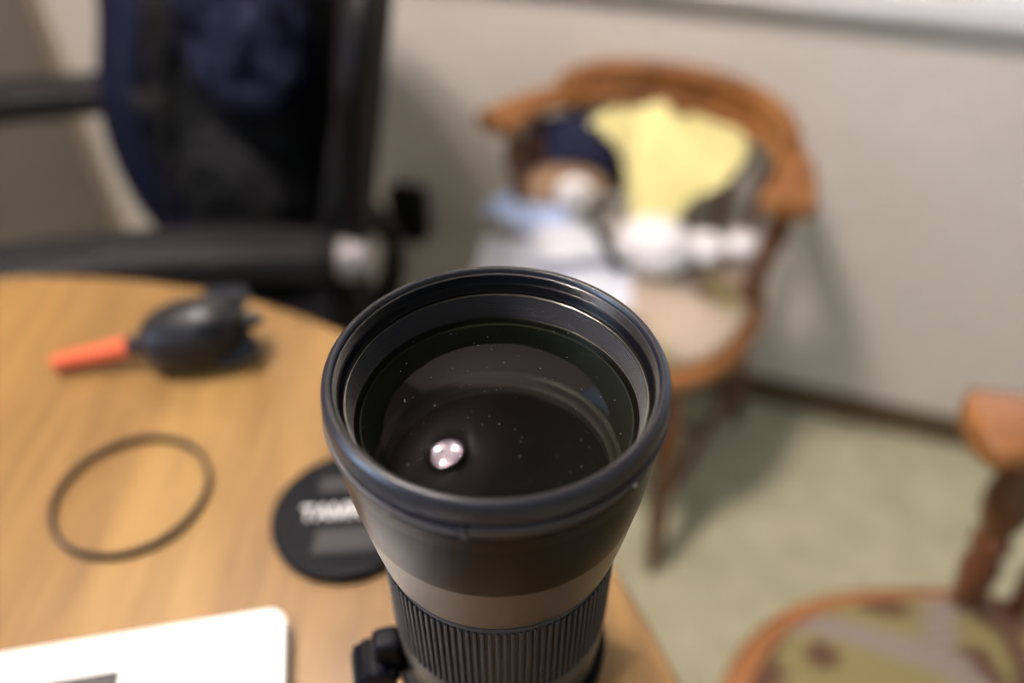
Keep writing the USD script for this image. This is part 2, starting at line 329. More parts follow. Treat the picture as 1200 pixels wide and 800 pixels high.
# ------------------------------------------------------------------ the lens
LX, LY, ZR = -0.0048, 0.1776, 1.08485
lens = thing('camera_lens', 'large black telephoto zoom lens standing upright on the table, front glass up', 'lens', (LX, LY, TZ))
HH = ZR - TZ
def lp(pts): return [(r, HH - h) for h, r in pts]
SEG = 192
# front rim: top face, rounded lip, filter thread inside
part('front_rim', lathe(lp([(0.0052, 0.0494), (0.0018, 0.0494), (0.0004, 0.0499), (0.0, 0.0505), (0.0, 0.0512), (0.0004, 0.0521), (0.0014, 0.0528), (0.0030, 0.0532), (0.0066, 0.0534), (0.0074, 0.0531), (0.0076, 0.0522), (0.0088, 0.0522), (0.0088, 0.050), (0.0052, 0.050)]), SEG, closed=True), 'lens_rim', lens, 40)
# filter thread: a stack of fine turns
thr = []
for i in range(5):
    h = 0.0016 + i * 0.0008
    thr += [(h, 0.0494), (h + 0.00024, 0.04885)]
thr += [(0.0056, 0.0494), (0.0056, 0.0497), (0.0016, 0.0497)]
part('filter_thread', lathe(lp(thr), SEG, closed=True), 'thread', lens, 30, label='fine glossy filter thread inside the rim')
part('step_ring', lathe(lp([(0.0050, 0.0494), (0.0052, 0.0486), (0.0056, 0.0482), (0.0076, 0.0476), (0.0080, 0.0472), (0.0084, 0.0474), (0.0092, 0.0474), (0.0092, 0.0498), (0.0050, 0.0498)]), SEG, closed=True), 'lens_satin', lens, 40)
part('retaining_ring', lathe(lp([(0.0090, 0.0474), (0.0090, 0.0468), (0.0091, 0.04665), (0.0094, 0.04660), (0.0096, 0.0467), (0.0096, 0.0474)]), SEG, closed=True), 'bright_edge', lens, 40, label='thin polished retaining ring around the glass')
gro = []
for i in range(11):
    h = 0.0098 + i * 0.00075; r = 0.0466 - i * 0.00013
    gro += [(h, r), (h + 0.00045, r), (h + 0.0005, r + 0.0003), (h + 0.0007, r + 0.0003)]
gro += [(0.0182, 0.0452), (0.0182, 0.0485), (0.0098, 0.0485)]
part('grooved_baffle', lathe(lp(gro), SEG, closed=True), 'baffle', lens, 30, label='black baffle with fine concentric grooves')
# front element: a shallow dome, curvature radius 0.11
RG, RA = 0.100, 0.0452
sag = RG - math.sqrt(RG * RG - RA * RA)
apex = 0.0180 - sag
dome_pts = [(apex + RG - math.sqrt(max(RG * RG - r * r, 0)), r) for r in np.linspace(0, RA, 40)]
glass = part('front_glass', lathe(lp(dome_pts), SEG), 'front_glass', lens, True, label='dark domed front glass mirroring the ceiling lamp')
dust = []
for i in range(140):
    r = RA * 0.97 * math.sqrt(rng.random()); a = rng.random() * 2 * math.pi
    z = HH - (apex + RG - math.sqrt(RG * RG - r * r))
    s = trimesh.creation.icosphere(1, 0.00005 + 0.00011 * rng.random() ** 3)
    dust.append(moved(s, (r * math.cos(a), r * math.sin(a), z)))
part('dust', cat(dust), 'dust', lens, True, label='tiny white dust specks on the glass', kind='stuff')
# inside, below the glass
part('glass_bevel', lathe(lp([(0.0182, 0.0452), (0.0186, 0.0446), (0.0200, 0.0438), (0.0200, 0.0470), (0.0182, 0.0470)]), SEG, closed=True), 'baffle', lens, 40)
part('inner_tube', lathe(lp([(0.0200, 0.0432), (0.0300, 0.0428), (0.0420, 0.0420), (0.0420, 0.0440), (0.0200, 0.0440)]), 128, closed=True), 'tube_inner', lens, 40)
part('inner_ring', lathe(lp([(0.0420, 0.0418), (0.0425, 0.0404), (0.0460, 0.0402), (0.0464, 0.0398), (0.0464, 0.0385), (0.0500, 0.0385), (0.0500, 0.0430), (0.0420, 0.0430)]), 160, closed=True), 'inner_ring', lens, 40, label='grey inner ring deep behind the glass')
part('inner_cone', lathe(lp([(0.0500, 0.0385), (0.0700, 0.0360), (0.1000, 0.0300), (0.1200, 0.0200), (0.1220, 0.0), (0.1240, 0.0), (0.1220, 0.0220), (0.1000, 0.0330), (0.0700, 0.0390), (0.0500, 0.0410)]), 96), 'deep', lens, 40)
# outside, top to bottom
part('bayonet_ring', lathe(lp([(0.0088, 0.0505), (0.0088, 0.0524), (0.0094, 0.0526), (0.0126, 0.0526), (0.0136, 0.0526), (0.0148, 0.0524), (0.0150, 0.0505)]), SEG, closed=True), 'lens_black', lens, 40)
def arc_bar(a0, a1, r, h0, h1, out=0.0009):
    t = np.radians(np.linspace(a0, a1, max(6, int(abs(a1 - a0) / 3))))
    z = HH - (h0 + h1) / 2
    return sweep(np.stack([r * np.cos(t), r * np.sin(t), np.full(len(t), z)], 1), out * 2, h1 - h0, 8, power=4)
part('bayonet_lug', arc_bar(172, 260, 0.0527, 0.0100, 0.0126, 0.0013), 'grip', lens, 50)
part('bayonet_lug', arc_bar(263, 356, 0.0527, 0.0086, 0.0110, 0.0013), 'grip', lens, 50)
part('bayonet_lug', arc_bar(2, 166, 0.0527, 0.0092, 0.0116, 0.0013), 'grip', lens, 50)
part('bayonet_stop', turned(rbox(0.0016, 0.0022, 0.0048, 0.0004, (0.0533, 0, HH - 0.0112)), 261.6), 'lens_black', lens)
part('index_mark', turned(rbox(0.0008, 0.0022, 0.0022, 0.0003, (0.0527, 0, HH - 0.0135)), 236), 'deep', lens, label='small dark square index mark')
part('index_dot', turned(moved(trimesh.creation.icosphere(2, 0.0008), (0.0528, 0, HH - 0.0128)), 318), 'cap_print', lens, label='small white alignment dot')
part('front_barrel', lathe(lp([(0.0150, 0.0505), (0.0150, 0.0526), (0.0220, 0.0521), (0.0224, 0.0518), (0.0228, 0.0519), (0.0320, 0.0512), (0.0420, 0.0500), (0.0492, 0.0488), (0.0492, 0.0460), (0.0150, 0.0480)]), SEG, closed=True), 'lens_satin', lens, 35)
part('gunmetal_band', lathe(lp([(0.0492, 0.0470), (0.0492, 0.0488), (0.0560, 0.0478), (0.0640, 0.0465), (0.0720, 0.0450), (0.0755, 0.0443), (0.0772, 0.0437), (0.0778, 0.0428), (0.0780, 0.0400), (0.0492, 0.0440)]), SEG, closed=True), 'gunmetal', lens, 40, label='gunmetal tapering band of the barrel')
part('groove', lathe(lp([(0.0780, 0.0400), (0.0780, 0.0420), (0.0800, 0.0420), (0.0800, 0.0400)]), SEG, closed=True), 'deep', lens, 40)
grip = part('zoom_grip', lathe(lp([(0.0800, 0.0395), (0.0800, 0.0424), (0.0805, 0.0427), (0.0818, 0.0427), (0.0822, 0.0421), (0.1258, 0.0421), (0.1262, 0.0427), (0.1275, 0.0427), (0.1280, 0.0424), (0.1280, 0.0395)]), SEG, closed=True), 'grip', lens, 40)
NR = 104; ribs = []
rib = rbox(0.0018, 0.0014, 0.0434, 0.0004, (0.0424, 0, HH - 0.1040), 8)
for i in range(NR): ribs.append(turned(rib, 360 / NR * i))
part('grip_rib', cat(ribs), 'grip', lens, 40, kind='stuff', label='fine vertical rubber ribs of the zoom ring')
part('rear_band', lathe(lp([(0.1280, 0.0395), (0.1280, 0.0420), (0.1290, 0.0426), (0.1350, 0.0430), (0.1356, 0.0420), (0.1356, 0.0395)]), SEG, closed=True), 'gunmetal', lens, 40)
part('rear_barrel', lathe(lp([(0.1356, 0.0395), (0.1356, 0.0428), (0.1450, 0.0425), (0.1560, 0.0415), (0.1570, 0.0400), (0.1860, 0.0400), (0.1880, 0.0392), (0.2100, 0.0385), (0.2250, 0.0370), (0.2320, 0.0345), (0.2360, 0.0325), (0.2360, 0.030)]), 128, closed=True), 'lens_black', lens, 40)
part('rear_cap', lathe(lp([(HH, 0.0), (HH, 0.0330), (HH - 0.002, 0.0345), (0.2380, 0.0345), (0.2360, 0.0335), (0.2360, 0.0)]), 96), 'cap_black', lens, 40)
collar = part('tripod_collar', lathe(lp([(0.1580, 0.0400), (0.1580, 0.0445), (0.1600, 0.0455), (0.1820, 0.0455), (0.1840, 0.0445), (0.1840, 0.0400)]), 128, closed=True), 'lens_satin', lens, 40)
# clamp knob of the collar, to the front left
KA = 193.0
part('collar_lug', turned(rbox(0.012, 0.011, 0.018, 0.003, (0.0485, 0.000, HH - 0.151)), KA), 'cap_black', collar)
kn = lathe([(0, -0.0095), (0.0068, -0.0095), (0.0085, -0.0080), (0.0085, 0.0080), (0.0068, 0.0095), (0, 0.0095)], 24)
knob_ribs = [kn] + [turned(rbox(0.0024, 0.0022, 0.0165, 0.0006, (0.0086, 0, 0), 8), 36 * i) for i in range(10)]
kmesh = turned(cat(knob_ribs), 90, (1, 0, 0))
part('clamp_knob', turned(moved(kmesh, (0.0550, 0.0010, HH - 0.162)), KA), 'cap_black', collar, 35, label='black ribbed clamp knob')
part('collar_foot', turned(cat([rbox(0.022, 0.018, 0.020, 0.004, (0.0520, 0, HH - 0.171)), rbox(0.012, 0.026, 0.062, 0.004, (0.0640, 0, HH - 0.186))]), 60), 'lens_satin', collar)

# ------------------------------------------------------------------ thin ring, lens cap, blower, laptop on the table
solo('filter_ring', lathe([(0.0466, TZ), (0.0494, TZ), (0.0496, TZ + 0.0012), (0.0496, TZ + 0.0046), (0.0490, TZ + 0.0054), (0.0472, TZ + 0.0054), (0.0470, TZ + 0.0036), (0.0466, TZ + 0.0032)], 128, closed=True), 'ring_metal',
     'thin black metal filter ring lying flat and empty on the table', 'ring', loc=(-0.2482, 0.3261, 0))

cap = thing('lens_cap', 'round black lens cap with silver lettering lying beside the lens', 'lens cap', (-0.1038, 0.3083, TZ), 0)
CR = 0.0482
part('cap_disc', lathe([(0, 0), (CR - 0.0015, 0), (CR, 0.0015), (CR, 0.0060), (CR - 0.0012, 0.0076), (CR - 0.0035, 0.0082), (0.0400, 0.0080), (0, 0.0080)], 96), 'cap_black', cap, 40)
trap = Polygon([(-0.022, -0.008), (0.022, -0.008), (0.027, -0.034), (0.019, -0.0385), (-0.019, -0.0385), (-0.027, -0.034)])
part('pinch_grip', turned(slab(Polygon(trap.buffer(-0.002).buffer(0.002).exterior.coords), 0.0080, 0.0092, 0.0006), 5), 'cap_black', cap, 40)
part('pinch_grip', turned(slab(Polygon(Polygon([(-x, -y) for x, y in trap.exterior.coords]).buffer(-0.002).buffer(0.002).exterior.coords), 0.0080, 0.0092, 0.0006), 5), 'cap_black', cap, 40)
part('grip_pad', turned(slab(Polygon([(-0.017, -0.014), (0.017, -0.014), (0.020, -0.031), (-0.020, -0.031)]), 0.0092, 0.0098, 0.0003), 5), 'cap_grey', cap, 40)
part('grip_pad', turned(slab(Polygon([(-0.020, 0.016), (0.020, 0.016), (0.018, 0.026), (-0.018, 0.026)]), 0.0092, 0.0098, 0.0003), 5), 'cap_grey', cap, 40)
txt = meshkit.text_mesh('TAMRON', 0.0105, 0.0006, bold=True)
w = txt.bounds[1][0] - txt.bounds[0][0]
txt.apply_translation((-w / 2 - txt.bounds[0][0], -0.0052, 0.0081)); txt.apply_scale((0.058 / w, 1, 1))
part('lettering', turned(txt, 5), 'cap_print', cap, False, label='silver printed lettering TAMRON')

blower = thing('air_blower', 'black rubber bulb air blower with orange-red nozzle near the far table edge', 'air blower', (-0.2405, 0.4600, TZ), 0)
# local: axis along x (tail +x), turned in plan and lying on the table
def lay(m): return moved(turned(turned(m, -9.5, (0, 1, 0)), 8), (0, 0, 0.0268))
bulb_prof = [(0, -0.044), (0.006, -0.044), (0.009, -0.041), (0.0150, -0.0365), (0.0215, -0.029), (0.0258, -0.016), (0.0268, -0.002), (0.0258, 0.012), (0.0215, 0.025), (0.0130, 0.034), (0.0085, 0.037), (0.0075, 0.041), (0, 0.042)]
part('bulb', lay(turned(lathe(smooth_path(bulb_prof, 40), 48), 90, (0, 1, 0))), 'bulb_rubber', blower, True)
part('collar', lay(turned(lathe([(0, -0.052), (0.0078, -0.052), (0.0085, -0.049), (0.0085, -0.044), (0.0070, -0.041), (0, -0.041)], 28), 90, (0, 1, 0))), 'bulb_rubber', blower)
part('nozzle', lay(moved(turned(lathe([(0, -0.110), (0.0058, -0.110), (0.0066, -0.1085), (0.0072, -0.080), (0.0080, -0.056), (0.0080, -0.051), (0, -0.051)], 28), 90, (0, 1, 0)), (0, 0, 0))), 'nozzle', blower, 40, label='orange-red tapered plastic nozzle')
part('tail_valve', lay(turned(lathe([(0, 0.040), (0.0065, 0.040), (0.0070, 0.043), (0.0070, 0.048), (0.0055, 0.051), (0, 0.051)], 24), 90, (0, 1, 0))), 'cap_grey', blower)
for k in range(4):
    fin = Polygon([(0.006, 0.024), (0.030, 0.010), (0.041, 0.008), (0.046, 0.022), (0.043, 0.027), (0.030, 0.030), (0.016, 0.031)])
    fm = trimesh.creation.extrude_polygon(fin, 0.0024, engine='earcut'); fm.apply_translation((0, 0, -0.0012))
    part('fin', lay(turned(fm, 45 + 90 * k, (1, 0, 0))), 'bulb_rubber', blower, 30)

# laptop: only its far right corner is in view
lapt = thing('laptop', 'silver laptop at the front of the table with black keyboard', 'laptop', (-0.1262, 0.2382, TZ), 10.5)
LW, LD, LT = 0.247, 0.345, 0.0155      # local: x from -LW to 0, y from -LD to 0
base = moved(slab(rrect(LW, LD, 0.0105), 0.0012, LT, 0.0018), (-LW / 2, -LD / 2, 0))
well = Polygon(sbox(-LW + 0.022, -LD + 0.030, -0.0855, -0.0235).buffer(0.001).exterior.coords)
part('base', base, 'aluminium', lapt, 40)
part('keyboard_tray', slab(well, LT, LT + 0.0004, 0), 'key_black', lapt, False)
for i in range(5):
    for j in range(13):
        part('key', slab(rrect(0.0158, 0.0158, 0.0018, 2), LT + 0.0004, LT + 0.0016, 0.0004, 1).apply_translation((-0.0955 - 0.0195 * i - 0.0004, -0.0355 - 0.0212 * j, 0)), 'key_black', lapt, 40)
part('trackpad', slab(Polygon(sbox(-0.075, -0.235, -0.012, -0.125)), LT, LT + 0.0003), 'aluminium', lapt, False)
for (x, y) in ((-0.02, -0.02), (-LW + 0.02, -0.02), (-0.02, -LD + 0.02), (-LW + 0.02, -LD + 0.02)):
    part('rubber_foot', moved(lathe([(0, 0), (0.006, 0), (0.006, 0.0016), (0, 0.0016)], 16), (x, y, 0)), 'key_black', lapt)
lid = turned(moved(slab(rrect(LW, LD, 0.0105), 0, 0.006, 0.0015), (LW / 2, -LD / 2, 0)), -112, (0, 1, 0)); 
part('lid', moved(lid, (-LW + 0.004, 0, LT + 0.004)), 'aluminium', lapt, 40)
part('hinge', sweep(np.array([(-LW + 0.003, -0.05, LT), (-LW + 0.003, -LD + 0.05, LT)]), 0.008, 0.008, 12), 'key_black', lapt)

# ------------------------------------------------------------------ captain's chairs
def chair_outline(hw, u0, u1, n=80):
    t = np.linspace(0, 2 * np.pi, n, endpoint=False)
    c, s = np.cos(t), np.sin(t); p = 2.5
    return np.stack([(u0 + u1) / 2 + (u1 - u0) / 2 * np.sign(c) * abs(c) ** (2 / p), hw * np.sign(s) * abs(s) ** (2 / p)], 1)
def turned_post(L, r=0.016, waist=0.6):
    """a turned spindle along z from 0 to L"""
    pr = [(0, 0), (r * 0.55, 0), (r * 0.62, 0.06 * L), (r * 0.8, 0.2 * L), (r, 0.34 * L), (r * 0.72, 0.42 * L), (r * 0.95, 0.455 * L), (r * 0.95, 0.485 * L), (r * 0.66, 0.52 * L), (r * 1.08, 0.62 * L), (r * 1.12, 0.72 * L), (r * 0.8, 0.86 * L), (r * 0.6, L), (0, L)]
    return lathe(pr, 20)
def along(m, a, b):
    """put a z-axis post of its own length between two points"""
    a, b = np.array(a, float), np.array(b, float); d = b - a; L = np.linalg.norm(d); d /= L
    R = trimesh.geometry.align_vectors([0, 0, 1], d); m = m.copy(); m.apply_transform(R); m.apply_translation(a); return m
SEAT_Z = 0.452
def captain_chair(label, loc, rotz, scale):
    """local: +x is where the chair faces, y across"""
    t = thing('captain_chair', label, 'chair', loc, rotz, scale)
    seat = Polygon(chair_outline(0.268, -0.225, 0.268))
    part('seat', slab(seat, SEAT_Z - 0.036, SEAT_Z, 0.012, 4), 'chair_wood', t, 40)
    for sx, sy in ((1, 1), (1, -1), (-1, 1), (-1, -1)):
        a = (0.16 * sx + 0.02, 0.19 * sy, SEAT_Z - 0.03); b = (0.235 * sx + 0.02, 0.235 * sy, 0.0)
        L = float(np.linalg.norm(np.array(a) - np.array(b)))
        part('leg', along(turned_post(L, 0.021), b, a), 'chair_dark', t, 40)
    for sy in (1, -1):
        a, b = (0.225, 0.222 * sy, 0.16), (-0.185, 0.222 * sy, 0.16)
        part('stretcher', along(turned_post(0.41, 0.012), b, a), 'chair_dark', t, 40)
    part('stretcher', along(turned_post(0.444, 0.012), (0.02, -0.222, 0.16), (0.02, 0.222, 0.16)), 'chair_dark', t, 40)
    # bent arm rail
    AZ = 0.700
    g = np.linspace(-1, 1, 61)
    ang = g * math.pi / 2
    rail = np.stack([-0.235 * np.cos(ang) + 0.0 * g, 0.262 * np.sign(np.sin(ang)) * abs(np.sin(ang)) ** 0.8, np.full(61, AZ)], 1)
    ends = lambda s: np.stack([np.linspace(0.004, 0.012, 8) * 4 - 0.04 + 0.025, s * np.linspace(0.263, 0.268, 8), np.full(8, AZ)], 1)
    path = np.vstack([ends(-1)[::-1], rail, ends(1)])
    n = len(path); wid = np.full(n, 0.050)
    d = np.minimum(np.arange(n), n - 1 - np.arange(n))
    wid = np.interp(d, [0, 1, 3, 8, 14, 22], [0.035, 0.066, 0.086, 0.080, 0.060, 0.050])
    part('arm_rail', sweep(path, wid, 0.030, 20, power=4), 'chair_wood', t, 40)
    # crest on top of the rail at the back
    cr = rail[12:49]
    q = np.linspace(-1, 1, len(cr)); hgt = 0.050 * (1 - q ** 2) ** 0.45 + 0.010
    crest = sweep(np.c_[cr[:, :2], AZ + 0.012 + hgt / 2], 0.032, hgt, 16, power=4)
    part('crest', crest, 'chair_wood', t, 40)
    for i, gg in enumerate(np.linspace(-1.0, 1.0, 9)):
        an = gg * math.pi / 2
        top = np.array([-0.235 * math.cos(an), 0.262 * np.sign(math.sin(an)) * abs(math.sin(an)) ** 0.8, AZ - 0.012])
        bot = np.array([-0.19 * math.cos(an) + 0.0, 0.225 * np.sign(math.sin(an)) * abs(math.sin(an)) ** 0.8, SEAT_Z - 0.004])
        big = abs(gg) > 0.99
        if big: top[0] -= 0.030; bot[0] -= 0.030
        L = float(np.linalg.norm(top - bot))
        part('spindle', along(turned_post(L, 0.019 if big else 0.012), bot, top), 'chair_dark', t, 40)
    return t
CH1 = (0.19, 1.12, 0.0); ROT1 = math.degrees(math.atan2(-0.849, -0.528)); SC1 = 0.93
CH2 = (0.459, 0.214, 0.0); ROT2 = 180 + 3.0; SC2 = 1.03
captain_chair('wooden captain chair against the back wall, heaped with cloths and papers', CH1, ROT1, SC1)
captain_chair('wooden captain chair with bare patterned cushion at the right edge', CH2, ROT2, SC2)

def cushion(label, loc, rotz, scale, seed, pat):
    t = thing('seat_cushion', label, 'cushion', loc, rotz, scale)
    n = 110; th = np.linspace(0, 2 * np.pi, 120, endpoint=False); rr = np.linspace(0, 1, 70)
    o = chair_outline(0.243, -0.20, 0.243, 120); c = o.mean(0)
    P = c + (o - c)[None] * rr[:, None, None]
    top = 0.030 * (1 - rr ** 4) ** 0.6
    Z = np.broadcast_to(top[:, None], P.shape[:2]) + 0.004 * (meshkit.noise(np.dstack([P * 22, np.zeros(P.shape[:2])]), seed) - 0.5) * (1 - rr[:, None] ** 6)
    v = np.dstack([P, SEAT_Z + 0.012 + Z]); k, m = v.shape[:2]
    v = v.reshape(-1, 3); f = []
    for i in range(k - 1):
        for j in range(m):
            j2 = (j + 1) % m
            f += [(i * m + j, (i + 1) * m + j, (i + 1) * m + j2), (i * m + j, (i + 1) * m + j2, i * m + j2)]
    col = pat(v[:, 0], v[:, 1])
    part('cover', trimesh.Trimesh(v, f, process=False), 'needlepoint', t, True, tint=col)
    part('pad', slab(Polygon(o), SEAT_Z, SEAT_Z + 0.013, 0.004), 'cushion_side', t, 40)
    return t
M['cushion_side'] = plain('cushion_side', (0.26, 0.20, 0.13), 0.9, bump=0.3, scale=500)
OLIVE, LILAC, BROWN, GOLD = np.array(lin(126, 117, 76)), np.array(lin(140, 128, 120)), np.array(lin(84, 58, 42)), np.array(lin(116, 94, 42))
def mixc(a, b, t): return a + (b - a) * np.clip(t, 0, 1)[:, None]
def seg_dist(x, y, p, q):
    p, q = np.array(p), np.array(q); d = q - p; t = np.clip(((x - p[0]) * d[0] + (y - p[1]) * d[1]) / (d @ d), 0, 1)
    return np.hypot(x - p[0] - t * d[0], y - p[1] - t * d[1])
def pattern(x, y):
    """needlepoint: olive ground, grey-lilac bands meeting in a Y, brown leaves, gold patches"""
    z = np.zeros_like(x); nz = meshkit.fbm(np.stack([x * 26, y * 26, z], 1), 3, 5)
    col = np.tile(OLIVE, (len(x), 1))
    col = mixc(col, GOLD, (meshkit.noise(np.stack([x * 15, y * 15, z + 9], 1), 3) - 0.62) * 6)
    leaf = meshkit.noise(np.stack([x * 20, y * 20, z + 4], 1), 11)
    col = mixc(col, BROWN, (leaf - 0.62 + 0.25 * (nz - 0.5)) * 14)
    for p, q, w in BANDS:
        dd = seg_dist(x, y, p, q); stripes = 0.84 + 0.16 * np.sin((x * 0.6 + y) * 520)
        col = mixc(col, LILAC, (w - dd) / 0.004 + 0.5) * np.where(dd < w, stripes, 1)[:, None]
    for p, q in zip(VINES, VINES[1:]):
        col = mixc(col, BROWN, (0.011 + 0.02 * (nz - 0.5) - seg_dist(x, y, p, q)) / 0.006 + 0.5)
    for (cx, cy, r) in LEAVES:
        dd = np.hypot(x - cx, y - cy) + 0.030 * (nz - 0.5)
        col = mixc(col, BROWN, (r - dd) / 0.006 + 0.5)
    return col
BANDS = [((0.225, -0.235), (0.13, -0.215), 0.014), ((0.13, -0.215), (0.02, -0.155), 0.014), ((-0.030, -0.27), (0.030, -0.17), 0.015), ((0.02, -0.155), (-0.05, 0.10), 0.016), ((-0.05, 0.10), (0.15, 0.19), 0.022)]
LEAVES = [(0.053, -0.237, 0.016), (0.137, -0.176, 0.018), (0.197, -0.165, 0.017), (0.10, -0.10, 0.03), (0.02, 0.06, 0.035), (0.17, 0.02, 0.028), (0.10, 0.10, 0.026)]
VINES = [(-0.028, -0.236), (-0.036, -0.215), (-0.043, -0.195), (-0.046, -0.17), (-0.045, -0.15), (-0.03, -0.12)]
cushion('round needlepoint cushion in olive, lilac and brown on the right-hand chair', CH2, ROT2, SC2, 3, pattern)
BAND2 = BANDS
def pattern1(x, y):
    c = pattern(x, y); z = np.zeros_like(x)
    return mixc(c * 0.95, np.array(lin(212, 194, 174)), np.minimum(0.8, (meshkit.noise(np.stack([x * 11, y * 11, z], 1), 21) - 0.30) * 3) * np.clip((0.20 - x) / 0.05, 0, 1))
cushion('beige and olive needlepoint cushion under the heap of papers and cloths', CH1, ROT1, SC1, 8, pattern1)

# ------------------------------------------------------------------ the heap on the far chair (chair-local u forward, v to the viewer's right)
U1 = np.array([-0.528, -0.849]); V1 = np.array([0.849, -0.528])
def on1(u, v, z): p = np.array(CH1[:2]) + u * U1 + v * V1; return (float(p[0]), float(p[1]), z)
CZ = (SEAT_Z + 0.042) * SC1      # cushion top
def cloth_sheet(outline, zf, thick=0.004, n=46):
    """a cloth over the plan outline (closed polygon), height zf(x, y)"""
    poly = Polygon(outline); x0, y0, x1, y1 = poly.bounds
    c = np.array(poly.representative_point().coords[0]); ring = np.array([poly.exterior.interpolate(t, normalized=True).coords[0] for t in np.linspace(0, 1, 90, endpoint=False)])
    rr = np.linspace(0, 1, n); P = c + (ring - c)[None] * rr[:, None, None]
    Z = zf(P[..., 0], P[..., 1]); k, m = Z.shape
    top = np.dstack([P, Z]).reshape(-1, 3); bot = top - (0, 0, thick); f = []
    for i in range(k - 1):
        for j in range(m):
            j2 = (j + 1) % m; a, b, cc, d = i * m + j, (i + 1) * m + j, (i + 1) * m + j2, i * m + j2
            f += [(a, b, cc), (a, cc, d), (a + k * m, cc + k * m, b + k * m), (a + k * m, d + k * m, cc + k * m)]
    e = (k - 1) * m
    for j in range(m):
        j2 = (j + 1) % m; f += [(e + j, e + j + k * m, e + j2 + k * m), (e + j, e + j2 + k * m, e + j2)]
    return trimesh.Trimesh(np.vstack([top, bot]), f, process=False)
def crumple(r, seed, sq=(1, 1, 0.7), amp=0.35, fr=3.0):
    s = trimesh.creation.icosphere(4, 1.0); p = s.vertices
    k = 1 + amp * (2 * abs(meshkit.fbm(p * fr + seed * 3.1, 3, seed) - 0.5) - 0.3) + amp * 0.5 * (meshkit.noise(p * 1.6, seed + 2) - 0.5)
    s.vertices = p * k[:, None] * np.array(sq) * r; return s


def place(mesh, u, v, z, rot=0.0):
    return moved(turned(mesh, ROT1 + rot), on1(u, v, z))
# navy cloth bundle against the left back of the chair
m = crumple(1.0, 5, (0.045, 0.105, 0.085), 0.28, 2.0)
solo('cloth_bundle', place(m, -0.132, -0.182, CZ + 0.082, 30), 'navy_bright', 'dark navy cloth bundle stuffed against the left back of the heaped chair', 'cloth', smooth=60)
m = crumple(1.0, 12, (0.045, 0.085, 0.045), 0.14, 1.5)
solo('pouch', place(m, -0.078, -0.165, CZ + 0.045, 32), 'tan', 'tan brown pouch in front of the navy bundle on the heaped chair', 'pouch', smooth=60)
solo('tissue', place(crumple(0.034, 3, (1, 1, 0.9), 0.22), -0.052, -0.126, CZ + 0.060), 'tissue', 'small white crumpled tissue lying by the tan pouch', 'tissue', smooth=50)
solo('tissue', place(crumple(0.060, 4, (1, 1.05, 0.75), 0.24), -0.002, 0.050, CZ + 0.044), 'tissue', 'largest white crumpled tissue in the middle of the heaped chair', 'tissue', smooth=50)
solo('tissue', place(crumple(0.034, 6, (1, 1, 0.8), 0.24), -0.058, 0.120, CZ + 0.030), 'tissue', 'white crumpled tissue directly right of the largest one', 'tissue', smooth=50)
solo('tissue', place(crumple(0.030, 7, (1, 1, 0.8), 0.24), -0.102, 0.168, CZ + 0.028), 'tissue', 'white crumpled tissue furthest right, below the yellow cloth', 'tissue', smooth=50)
# yellow microfibre cloth leaning on the chair back, its tip hanging forward
out_vz = [(0.030, CZ + 0.002), (0.060, CZ + 0.004), (0.090, 0.528), (0.130, 0.566), (0.156, 0.612), (0.136, 0.640), (0.092, 0.655), (0.052, 0.656), (0.030, 0.640), (0.008, 0.655), (-0.045, 0.646), (-0.092, 0.626), (-0.124, 0.604), (-0.078, 0.580), (-0.034, 0.556), (-0.010, 0.525), (0.008, 0.490)]
sheet = cloth_sheet(smooth_path(out_vz, 80, closed=True)[:-1], lambda v, z: 0.017 * np.sin(v * 46 + (z - 0.5) * 24) + 0.030 * (meshkit.fbm(np.dstack([v * 16, z * 16, z * 0]), 3, 4) - 0.5) + 0.030 * np.exp(-((v - 0.03) / 0.06) ** 2), 0.006)
p = sheet.vertices.copy()       # (v, z, out) -> local (u, v, z)
sheet.vertices = np.c_[-0.055 - (p[:, 1] - 0.47) * 0.62 + p[:, 2], p[:, 0], p[:, 1]]
solo('cleaning_cloth', moved(turned(sheet, ROT1), (*on1(-0.004, -0.024, 0)[:2], 0.010)), 'yellow', 'bright yellow crumpled cleaning cloth leaning on the chair back', 'cloth', smooth=60)
# papers at the left front of the seat
def sheet_of(w, h, seed, curl=0.012, z0=0.0):
    gx, gy = np.meshgrid(np.linspace(-w / 2, w / 2, 24), np.linspace(-h / 2, h / 2, 24), indexing='ij')
    z = z0 + curl * meshkit.noise(np.dstack([gx * 9, gy * 9, gx * 0]), seed)
    top = np.dstack([gx, gy, z]).reshape(-1, 3); n = 24; f = []
    for i in range(n - 1):
        for j in range(n - 1):
            a, b, c, d = i * n + j, (i + 1) * n + j, (i + 1) * n + j + 1, i * n + j + 1; k = n * n
            f += [(a, b, c), (a, c, d), (a + k, c + k, b + k), (a + k, d + k, c + k)]
    e = [i * n for i in range(n)] + [(n - 1) * n + j for j in range(1, n)] + [i * n + n - 1 for i in range(n - 2, -1, -1)] + [j for j in range(n - 2, 0, -1)]
    for a, b in zip(e, e[1:] + e[:1]): f += [(a, b + n * n, b), (a, a + n * n, b + n * n)]
    m = trimesh.Trimesh(np.vstack([top, top - (0, 0, 0.0012)]), f, process=False); m.fix_normals(); return m
solo('paper_sheet', place(sheet_of(0.180, 0.260, 2, 0.010), 0.110, -0.075, CZ + 0.006, 25), 'paper', 'large white sheet of paper at the front of the heaped chair seat', 'paper', smooth=60)
solo('paper_sheet', place(sheet_of(0.130, 0.150, 5, 0.014), -0.008, -0.185, CZ + 0.026, -8), 'paper_blue', 'pale blue sheet of paper at the left edge of the heaped chair', 'paper', smooth=60)
